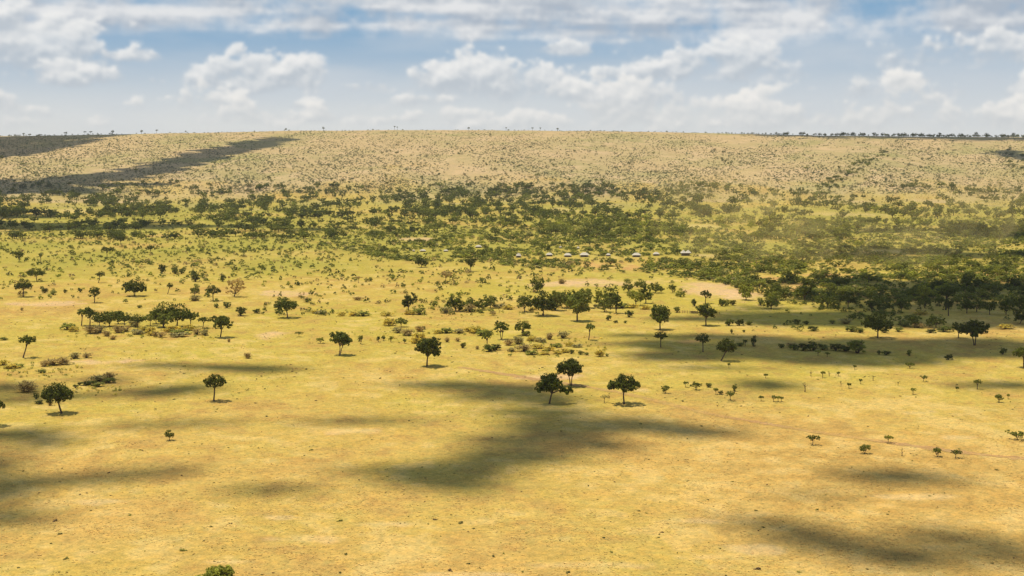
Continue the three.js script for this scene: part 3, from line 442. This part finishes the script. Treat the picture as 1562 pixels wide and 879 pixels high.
// ---------------------------------------------------------------- scattered bushes and woodland, denser where the photograph is
const R = rng(2024), trees = [], bushes = [], scrub = [], tufts = [];
function scatter(list, count, u0, u1, v0, v1, density, size, tint) {
  for (let k = 0, made = 0; k < count * 40 && made < count; k++) {
    const u = lerp(u0, u1, R()), v = lerp(v0, v1, R()); if (R() > density(u, v)) continue;
    const p = ground(u, v); if (!p) continue;
    const [h, w] = size(R, u, v); list.push({ p, h, w, u, v, tone: tint(R, u, v), turn: 6.28 * R(), pick: R() }); made++;
  }
}
const clumpy = (u, v, a, b, seed) => fbm(u / a + seed, v / b, 3);
const inPatch = (p) => PATCHES.some((q) => ((p.x - q.x) / q.rx) ** 2 + ((p.z - q.z) / q.rz) ** 2 < 0.9);
const tone = { dark: (r) => { const q = r(); return q < 0.8 ? 'deep' : 'mid'; }, wood: (r, u, v) => { const q = r(); return q < 0.3 ? 'deep' : q < 0.72 ? 'mid' : 'bright'; }, bush: (r) => { const q = r(); return q < 0.35 ? 'deep' : q < 0.75 ? 'mid' : q < 0.88 ? 'brown' : 'bright'; } };
// belt at the foot of the escarpment
scatter(trees, 1500, -200, 1762, 284, 334, (u, v) => 0.06 + sstep(-0.1, 0.35, clumpy(u, v, 46, 9, 1) + 0.28 * sstep(286, 305, v) - 0.1) * (u > 1180 ? 0.45 : 1) * (v < 296 && u < 300 ? 0.4 : 1), (r) => { const h = 6 + 6 * r(); return [h, h * (1.0 + 0.7 * r())]; }, tone.dark);
// wooded strips across the plain before it
scatter(trees, 1150, -200, 1762, 322, 366, (u, v) => 0.06 + sstep(-0.08, 0.35, clumpy(u, v, 70, 7, 5) + (u < 540 ? 0.22 * sstep(14, 3, Math.abs(v - 346)) : 0.12)), (r) => { const h = 4.5 + 4.5 * r(); return [h, h * (1.1 + 0.6 * r())]; }, (r, u, v) => u > 700 ? tone.wood(r) : tone.dark(r));
// woodland round the camp and to its right
const lower = (u) => u < 600 ? lerp(372, 394, clamp((u - 480) / 120)) : u < 1000 ? lerp(394, 416, (u - 600) / 400) : lerp(416, 458, clamp((u - 1000) / 240));
scatter(trees, 800, 500, 1762, 346, 462, (u, v) => (v < lower(u) ? 1 : 0) * sstep(480, 640, u + (v - 360) * 1.2) * (0.35 + 0.65 * sstep(-0.3, 0.1, clumpy(u, v, 60, 8, 9))) * (Math.abs(v - 395) < 5 && u > 780 && u < 1090 ? 0.15 : 1), (r) => { const h = 3.2 + 3.4 * r() * r(); return [h, h * (1.3 + 0.6 * r())]; }, tone.wood);
scatter(bushes, 8500, 480, 1762, 334, 464, (u, v) => (v < lower(u) + 3 ? 1 : 0) * sstep(470, 640, u + (v - 360) * 1.2) * (0.2 + 0.8 * sstep(-0.25, 0.1, clumpy(u, v, 60, 8, 9))) * (Math.abs(v - 394) < 3 && u > 780 && u < 1090 ? 0.1 : 1), (r) => { const h = 1.6 + 2.6 * r() * r(); return [h, h * (1.5 + 1.0 * r())]; }, (r) => { const q = r(); return q < 0.30 ? 'deep' : q < 0.82 ? 'mid' : q < 0.96 ? 'bright' : 'grey'; });
// larger trees at the right
scatter(trees, 90, 1040, 1762, 405, 472, (u, v) => 0.8, (r) => { const h = 4 + 3.5 * r(); return [h, h * (1.0 + 0.4 * r())]; }, tone.wood);
// trees along the far crest at the right
for (let k = 0; k < 420; k++) { const u = lerp(1000, 1790, Math.pow(R(), 0.7)), d = CREST - 60 + 90 * R(), x = (u - CX) / F * d, h = (5 + 8 * R() * R()) * lerp(0.55, 1, sstep(1080, 1300, u)); trees.push({ p: V3(x, height(x, -d), -d), h, w: h * (0.9 + 0.6 * R()), u, v: 206, tone: 'deep', turn: 6.28 * R(), pick: R() }); }
for (let k = 0; k < 260; k++) { const u = lerp(-200, 1000, R()), d = CREST - 20 + 90 * R(), x = (u - CX) / F * d, h = (2 + 3 * R() * R()) * (u < 180 ? 1.7 : 1); trees.push({ p: V3(x, height(x, -d), -d), h, w: h * (1 + 0.6 * R()), u, v: 203, tone: 'deep', turn: 6.28 * R(), pick: R() }); }
// larger trees on the slope
scatter(trees, 330, -200, 1762, 212, 288, (u, v) => 0.1 + 0.5 * sstep(0.1, 0.4, clumpy(u, v, 50, 18, 21)) + 0.5 * sstep(255, 288, v), (r) => { const h = 4 + 5 * r() * r(); return [h, h * (1 + 0.6 * r())]; }, tone.dark);
// green gully at the right of the slope, dark clump at its edge
scatter(trees, 90, 1180, 1380, 228, 312, (u, v) => sstep(26, 6, Math.abs(u - (1350 - (v - 228) * 1.6))) * (0.5 + clumpy(u, v, 18, 8, 3)), (r) => { const h = 4 + 4 * r(); return [h, h * 1.5]; }, (r) => r() < 0.5 ? 'mid' : 'deep');
scatter(trees, 40, 1535, 1660, 224, 260, () => 1, (r) => { const h = 6 + 4 * r(); return [h, h * 1.4]; }, tone.dark);
// bushes on the open plain
const edge = (u) => u < 1050 ? 1 : sstep(1150, 1050, u);
scatter(bushes, 1750, -150, 1140, 356, 470, (u, v) => edge(u) * (v > lower(u) - 4 || u < 520 ? 1 : 0.1) * (0.25 + 0.9 * sstep(-0.2, 0.3, clumpy(u, v, 50, 12, 31))) * sstep(474, 400, v) * lerp(0.9, 0.45, sstep(380, 440, v)), (r, u, v) => { const h = 1.0 + 2.3 * r() * r() + (r() < 0.12 ? 1.8 : 0); return [h, h * (0.9 + 0.8 * r())]; }, tone.bush);
scatter(bushes, 1100, -150, 1000, 352, 402, (u, v) => 0.35 + 0.6 * sstep(100, 500, u), (r) => { const h = 1.0 + 1.8 * r(); return [h, h * (1.0 + 0.8 * r())]; }, tone.bush);
scatter(bushes, 300, 400, 1000, 425, 482, (u, v) => sstep(0.0, 0.3, clumpy(u, v, 40, 10, 44)), (r) => { const h = 0.8 + 2.4 * r(); return [h, h * (0.8 + 0.5 * r())]; }, tone.bush);
scatter(bushes, 260, 1180, 1700, 462, 512, (u, v) => sstep(-0.15, 0.25, clumpy(u, v, 60, 10, 52)) * sstep(512, 480, v), (r) => { const h = 0.9 + 2.2 * r(); return [h, h * (1 + 0.6 * r())]; }, (r) => r() < 0.6 ? 'deep' : 'mid');
scatter(bushes, 6200, -200, 1762, 282, 372, (u, v) => 0.7, (r) => { const h = 1.2 + 1.8 * r(); return [h, h * (1 + 0.6 * r())]; }, tone.bush);
// low green scrub at the feet of the thickets and in the bushy patches
for (const [u0, u1, v0, v1, n] of [[0, 125, 553, 576, 70], [110, 190, 588, 604, 34], [775, 925, 515, 546, 90], [585, 660, 500, 526, 40], [90, 330, 500, 518, 80], [480, 780, 470, 486, 60], [790, 1000, 462, 474, 60], [480, 620, 505, 520, 14], [690, 760, 505, 512, 20]]) scatter(bushes, n, u0, u1, v0, v1, () => 1, (r) => { const h = 0.35 + 0.7 * r(); return [h, h * (1.1 + 0.8 * r())]; }, (r) => r() < 0.35 ? 'mid' : r() < 0.6 ? 'bright' : 'yellow');
// scrub of the slope
scatter(scrub, 36000, -250, 1812, 200, 296, (u, v) => 0.45 + 0.7 * clumpy(u, v, 60, 22, 63) + 0.25 * vnoise(u / 9, v / 5), (r) => { const h = 1.3 + 2.1 * r() * r(); return [h, h * (1.3 + 0.9 * r())]; }, (r) => r());
// tufts and small weeds on the sward
scatter(tufts, 4200, -150, 1712, 455, 900, (u, v) => (0.05 + 0.5 * sstep(0.1, 0.45, clumpy(u, v, 70, 16, 71)) + 0.3 * sstep(560, 460, v)) * lerp(1, 0.22, sstep(560, 660, v)), (r, u, v) => { const h = 0.10 + 0.22 * r() * r() + (r() < 0.05 ? 0.2 : 0); return [h, h * (1.6 + 1.6 * r())]; }, (r) => r());

const sward = [];
scatter(sward, 30000, -150, 1712, 500, 905, (u, v) => clamp(0.5 + 1.2 * clumpy(u, v, 90, 20, 81) + 0.5 * vnoise(u / 14, v / 4)), (r) => { const h = 0.07 + 0.12 * r() * r(); return [h, h * (2.2 + 2.5 * r())]; }, (r) => r());
// geometry for the many, unit sized
const crownBank = [0, 1, 2, 3, 4, 5].map((i) => treeGeometry({ w: 1, h: 1, ch: 0.78, type: ['round', 'irregular', 'dome', 'irregular', 'round', 'dome'][i], seed: 600 + i, detail: 0.42, sparse: 1 }));
for (const b of crownBank) { const g = b.crown; g.computeBoundingBox(); }
function unitTree(i, detail) { const r = treeGeometry({ w: 10, h: 10, ch: [8.8, 8.4, 7.6, 9, 9, 8][i], type: ['round', 'irregular', 'dome', 'irregular', 'round', 'dome'][i], seed: 640 + i, detail }); r.crown.scale(0.1, 0.1, 0.1); r.trunk.scale(0.1, 0.1, 0.1); return r; }
const nearTree = [0, 1, 2, 3, 4, 5].map((i) => unitTree(i, 0.55)), farTree = [0, 1, 2, 3, 4, 5].map((i) => unitTree(i, 0.3));
const bushBank = [0, 1, 2, 3, 4].map((i) => bushGeometry(1, 1, 300 + i, { clumps: 20, leaves: 12, size: 0.11 })), bushFar = [0, 1, 2].map((i) => bushGeometry(1, 1, 320 + i, { clumps: 12, leaves: 8, size: 0.2 }));
const shown = (q) => (q.u > -6 && q.u < 1568 ? 1 : 0) * q.h * q.w / (q.p.z * q.p.z);
trees.sort((a, b) => shown(b) - shown(a)); bushes.sort((a, b) => shown(b) - shown(a));
const clearOf = (q) => !inPatch(q.p) && !TENTS.some(([u, v, w]) => Math.abs(q.u - u) < w * 0.62 && q.v > v - 2 && q.v < v + (q.h > 3 ? 14 : 5));
const treesOk = trees.filter(clearOf), bushesOk = bushes.filter((q) => q.h < 0.9 || clearOf(q));
const HUE = { dark: 'very dark', deep: 'dark green', mid: 'mid green', bright: 'bright green', yellow: 'yellow-green', brown: 'brown', rust: 'rust-brown', grey: 'greyish' };
const treeWord = (q) => {
  const s = q.v < 212 ? ['on the flat crest of the escarpment', 'crest'] : q.v < 292 ? ['on the scrubby slope of the escarpment', 'slope'] : q.u > 560 && q.v > 346 ? ['in the woodland around the camp', 'camp woodland'] : q.v > 330 ? ['in the wooded strip across the far plain', 'wooded strip'] : ['in the wooded belt at the foot of the escarpment', 'foot belt'];
  const size = q.h > 8.5 ? 'tall' : q.h > 6 ? 'medium' : 'low', f = `${size} ${HUE[q.tone]} tree`; return [`${f} ${s[0]}`, `${f}s, ${s[1]}`];
};
const bushWord = (q) => {
  const s = q.u > 560 && q.v < lower(q.u) + 4 ? ['packed in the shrubbery around the camp', 'camp shrubbery'] : q.v < 400 ? ['scattered over the far grass below the wooded strip', 'far grass'] : q.u > 1150 ? ['growing in the shaded scrub strip', 'shaded strip'] : ['scattered over the grass behind the lone trees', 'middle grass'];
  const size = q.h > 3 ? 'tall' : q.h > 1.9 ? 'middling' : 'low', f = `${size} ${q.w > q.h * 1.35 ? 'spreading' : 'upright'} ${HUE[q.tone]} bush`; return [`${f} ${s[0]}`, `${f}es, ${s[1]}`];
};
treesOk.slice(0, 300).forEach((q, i) => {
  const o = new THREE.Group(), g = nearTree[i % 6]; part('trunk', g.trunk, barkMat, o); part('crown', g.crown, M[q.tone], o);
  o.position.copy(q.p); o.rotation.y = q.turn; o.scale.set(q.w, q.h, q.w); const s = treeWord(q); thing(o, 'woodland_tree', s[0], 'tree', s[1]);
});
bushesOk.slice(0, 300).forEach((q, i) => {
  const o = shade(new THREE.Mesh(bushBank[i % 5], M[q.tone])); o.position.copy(q.p); o.rotation.y = q.turn; o.scale.set(q.w, q.h, q.w); const s = bushWord(q); thing(o, 'scattered_bush', s[0], 'bush', s[1]);
});
const TONE = Object.fromEntries(Object.entries(M).map(([k, m]) => [k, [m.color.r, m.color.g, m.color.b]]));
const many = leafMat(1, 1, 1, 0.15);
function mass(name, label, category, geos, list, mat, colour, sink = 0.03) {
  const top = new THREE.Group(), m4 = new THREE.Matrix4(), e = new THREE.Quaternion(), up = V3(0, 1, 0), c = new THREE.Color();
  geos.forEach((g, gi) => {
    const mine = list.filter((_, i) => i % geos.length === gi), im = new THREE.InstancedMesh(g, mat, mine.length); im.name = 'foliage'; im.userData.kind = 'stuff'; shade(im);
    mine.forEach((q, i) => { e.setFromAxisAngle(up, q.turn); m4.compose(V3(q.p.x, q.p.y - sink * q.h, q.p.z), e, V3(q.w, q.h, q.w)); im.setMatrixAt(i, m4); const t = colour(q); c.setRGB(t[0], t[1], t[2]); im.setColorAt(i, c); });
    top.add(im);
  });
  thing(top, name, label, category, undefined, 'stuff');
}
const vary = (t, q) => { const v = 0.75 + 0.5 * q.pick; return [t[0] * v, t[1] * v, t[2] * v]; };
const farGeo = farTree.map((t) => { const tr = t.trunk.clone(), n = tr.attributes.position.count, col = new Float32Array(n * 3).fill(0.7); tr.deleteAttribute('normal'); tr.setAttribute('color', new THREE.BufferAttribute(col, 3)); return mergeGeometries([t.crown, tr]); });
mass('distant_woodland', 'mass of green trees filling the far wooded belt', 'woodland', farGeo, treesOk.slice(300), many, (q) => vary(TONE[q.tone], q));
mass('distant_bushes', 'countless small bushes dotting the far grassland', 'bushes', bushFar, bushesOk.slice(300), many, (q) => vary(TONE[q.tone], q));
mass('hill_scrub', 'grey-green scrub covering the pale slope of the escarpment', 'scrub', bushFar, scrub, many, (q) => { const t = q.tone; return t < 0.3 ? [0.26 + 0.1 * q.pick, 0.23 + 0.07 * q.pick, 0.10] : t < 0.78 ? [0.15, 0.16 + 0.04 * q.pick, 0.058] : [0.085, 0.10, 0.034]; });
mass('short_grass', 'short straw-coloured grass covering the open plain', 'grass', [bushGeometry(1, 1, 361, { clumps: 6, leaves: 3, size: 0.42 })], sward, many, (q) => { const c = groundColour(q.p.x, q.p.z), v = 1.1 + 0.3 * q.pick, g = q.tone < 0.3 ? 1.12 : 1; return [c[0] * v / g, c[1] * v, c[2] * v]; }, 0.1);
mass('grass_tufts', 'small weeds and grass tufts dotted over the short sward', 'grass', [bushGeometry(1, 1, 350, { clumps: 8, leaves: 7, size: 0.3 })], tufts, many, (q) => q.tone < 0.5 ? [0.12, 0.11, 0.025] : q.tone < 0.8 ? [0.20, 0.19, 0.03] : [0.15, 0.09, 0.04], 0.1);

// ---------------------------------------------------------------- low broken clouds above the view; their shade lies on grass and slope
const CLOUD_H = 900, cloudMat = new THREE.MeshStandardMaterial({ color: new THREE.Color().setRGB(0.85, 0.85, 0.85), roughness: 1 });
function makePuff(detail) { const puff = new THREE.IcosahedronGeometry(1, detail), p = puff.attributes.position; for (let i = 0; i < p.count; i++) { const x = p.getX(i), y = p.getY(i), z = p.getZ(i), s = 1 + 0.22 * vnoise(x * 2.3 + 9, y * 2.3 + z * 3.1) + 0.1 * vnoise(x * 6, z * 6 + y * 5); p.setXYZ(i, x * s, y * s * 0.7, z * s); } puff.computeVertexNormals(); return puff; }
const puff = makePuff(1), softPuff = makePuff(3);
// shade as seen on the ground: [u, v, half width, half height, density] strokes of each cloud
const SHADE = [
  [[640, 586, 60, 4, .4], [700, 588, 90, 6, .6], [780, 597, 75, 10, 1], [740, 606, 70, 7, .5], [830, 610, 50, 12, .8], [850, 630, 60, 10, .7], [900, 642, 120, 8, .7], [980, 652, 110, 9, .7], [1060, 660, 80, 8, .5], [850, 664, 85, 15, 1], [910, 680, 60, 9, .8], [820, 650, 60, 9, .7], [780, 690, 70, 11, .8], [700, 722, 105, 17, 1], [610, 722, 80, 9, .7], [710, 744, 55, 10, .8], [540, 718, 70, 6, .4], [820, 700, 70, 10, .9], [770, 672, 70, 10, .7], [740, 704, 90, 10, .9], [860, 648, 90, 10, .8], [790, 628, 60, 8, .5], [660, 735, 90, 12, .8]],
  [[340, 561, 100, 4.5, .9], [400, 564, 50, 5.5, .9], [250, 557, 70, 3, .6], [200, 578, 80, 7, .35], [300, 592, 90, 6, .5], [230, 600, 80, 8, .4], [120, 604, 70, 7, .35]],
  [[10, 592, 60, 9, .8], [40, 606, 80, 8, .5], [15, 664, 70, 11, 1], [70, 676, 60, 7, .6], [20, 735, 90, 11, .8], [90, 735, 80, 9, .7], [0, 757, 60, 18, 1], [10, 790, 70, 16, .8], [-50, 720, 70, 50, 1], [240, 718, 70, 9, .5], [170, 730, 70, 8, .4]],
  [[400, 748, 80, 10, .5], [300, 645, 80, 7, .35], [580, 642, 90, 7, .5], [230, 650, 90, 7, .25], [470, 644, 60, 5, .3]],
  [[1150, 795, 80, 9, .7], [1250, 822, 100, 12, .8], [1330, 840, 90, 14, 1], [1420, 815, 90, 11, .7], [1490, 830, 80, 13, .7], [1400, 858, 110, 14, .7], [1540, 850, 60, 20, .8], [1210, 806, 60, 8, .6]],
  [[1380, 730, 75, 11, .9], [1310, 722, 60, 8, .5], [1240, 752, 50, 6, .4], [1460, 734, 50, 7, .4]],
  [[1165, 588, 52, 8, 1], [1520, 588, 70, 8, .5], [1100, 606, 50, 5, .2]],
  [[1060, 487, 70, 4, .9], [1150, 485, 70, 10, 1], [1250, 487, 90, 11, 1], [1330, 489, 80, 13, 1], [1420, 487, 80, 14, 1], [1500, 485, 70, 14, 1], [1580, 486, 70, 16, 1], [1480, 472, 80, 10, 1], [1560, 468, 70, 11, 1], [1390, 470, 70, 8, 1], [1310, 468, 60, 5, .8], [1350, 488, 170, 10, 1], [1500, 484, 130, 13, 1], [1230, 488, 110, 8, 1]],
  [[970, 512, 50, 3, .8], [1060, 514, 80, 4, .9], [1150, 517, 80, 5, .9], [1040, 526, 100, 7, .9], [1130, 536, 110, 11, 1], [1050, 545, 100, 6, .8], [1230, 530, 100, 14, 1], [1320, 532, 100, 15, 1], [1240, 549, 80, 8, .9], [1410, 531, 100, 13, 1], [1390, 550, 60, 8, .7], [1490, 530, 90, 13, 1], [1570, 530, 70, 12, .8], [980, 542, 60, 5, .5], [1320, 554, 70, 6, .6], [1100, 561, 80, 4, .4], [1330, 530, 190, 13, 1], [1180, 531, 120, 11, 1], [1490, 530, 130, 12, 1], [1080, 534, 90, 9, .9]],
  [[1420, 352, 110, 12, .3], [1540, 356, 90, 12, .35], [1300, 388, 90, 10, .3], [1420, 388, 110, 12, .39], [1540, 392, 90, 12, .39], [1280, 432, 90, 8, .39], [1390, 438, 120, 10, .7], [1500, 446, 120, 11, .9], [1580, 440, 90, 11, .9], [1280, 456, 80, 6, .9], [1400, 455, 90, 7, .9], [1180, 470, 60, 4, .4]],
  [[-20, 238, 60, 6, 1], [25, 233, 50, 6, 1], [60, 227, 45, 6, 1], [100, 219, 40, 5, 1], [-20, 224, 50, 12, 1], [30, 218, 44, 11, 1], [80, 214, 40, 8, 1], [125, 210, 30, 5, .9], [-80, 230, 60, 22, 1], [50, 226, 40, 6, .5]],
  [[0, 292, 70, 4, 1], [70, 288, 70, 4, 1], [-30, 286, 60, 11, 1], [40, 282, 50, 8, 1], [100, 277, 50, 7, 1], [160, 270, 50, 7, 1], [215, 262, 45, 7, 1], [262, 252, 40, 8, 1], [300, 241, 38, 8, 1], [345, 230, 38, 8, 1], [385, 221, 34, 7, 1], [420, 214, 26, 5, 1], [190, 282, 70, 3, .8], [90, 292, 80, 4, .8]],
  [[60, 346, 110, 6, .9], [230, 345, 90, 5, .8], [360, 345, 70, 3, .6], [-60, 346, 60, 7, 1], [30, 330, 60, 4, .5], [470, 350, 70, 3, .4]],
  [[1230, 207.5, 70, 2, 1], [1340, 209, 70, 2.2, 1], [1450, 211, 70, 2.5, 1], [1550, 212, 60, 2.5, 1], [1640, 213, 60, 3, 1]],
  [[1570, 240, 30, 12, .9]],
];
SHADE.forEach((strokes, ci) => {
  const r = rng(77 + ci), parts = [];
  for (const [u, v, a, b, dens] of strokes) {
    const c = ground(u, v) ?? V3((u - CX) / F * CREST, 100, -CREST), k = metresPerPixel(c);
    const near = ground(u, v + b) ?? c, far = ground(u, Math.max(v - b, v - 40)) ?? V3(c.x, c.y, -CREST - 150), rx = a * k * 1.2, rz = Math.max((near.z - far.z) / 2, 4) * 1.15, area = Math.PI * rx * rz, size = clamp(0.28 * Math.sqrt(rx * rz), 2.2, 26);
    const n = Math.ceil(dens * (dens < 0.4 ? 1.8 : dens < 0.85 ? 3.6 : 4.6) * area / (Math.PI * size * size) + 2);
    for (let i = 0; i < n; i++) {
      const t = 6.283 * r(), m = Math.min(1.5, Math.sqrt(-Math.log(1 - 0.96 * r())) * 0.66), s = size * (0.55 + 0.75 * r()) * lerp(1.05, 0.5, clamp(m));
      const g = puff.clone(); g.rotateY(6.28 * r()); g.scale(s * 1.25, s * 0.8, s); g.translate(c.x + Math.cos(t) * m * rx, c.y, (near.z + far.z) / 2 + Math.sin(t) * m * rz);
      g.translate(SUN.x / SUN.y * CLOUD_H, CLOUD_H + 12 * (r() - 0.3) * size / 8, SUN.z / SUN.y * CLOUD_H); parts.push(g);
    }
  }
  const m = shade(new THREE.Mesh(mergeGeometries(parts), cloudMat));
  thing(m, 'cloud', 'ragged low white cloud drifting high above its own shade on the ground', 'cloud', 'low clouds overhead');
});

// ---------------------------------------------------------------- thin golden dust hanging over the shaded wood
{
  const r = rng(515), c = ground(1310, 398), parts = [], discs = [];
  for (let k = 0; k < 400 && parts.length < 30; k++) {           // puffs kept from piling up on one line of sight
    const y = 4 + 46 * r(), size = 13 + 14 * r(), x = c.x + (r() + r() + r() - 1.5) * 105 + y * 0.25, z = c.z + (r() + r() - 1) * 90, d = [x / -z, (c.y + y - H) / -z, size * 1.35 / -z];
    const over = (q) => discs.filter((e) => Math.hypot(e[0] - q[0], (e[1] - q[1]) * 0.85) < e[2] + q[2] * 0.5).length;
    if (over(d) > 5) continue;
    discs.push(d); const g = softPuff.clone(); g.rotateY(6.28 * r()); g.scale(size * 1.2, size * 1.35, size); g.translate(x, c.y + y, z); parts.push(g);
  }
  const m = new THREE.Mesh(mergeGeometries(parts), new THREE.MeshStandardMaterial({ color: new THREE.Color().setRGB(0.86, 0.70, 0.30), roughness: 1, transparent: true, opacity: 0.03 })); m.material.specularIntensity = 0;
  m.receiveShadow = true; thing(m, 'dust_haze', 'faint veil of golden dust hanging before the slope over the shaded wood', 'dust', undefined, 'stuff');
}

const renderer = new THREE.WebGLRenderer({ antialias: true });
renderer.setSize(1024, 576);
renderer.shadowMap.enabled = true;
renderer.toneMapping = THREE.LinearToneMapping;
renderer.toneMappingExposure = EXPOSURE;
renderer.render(scene, camera);
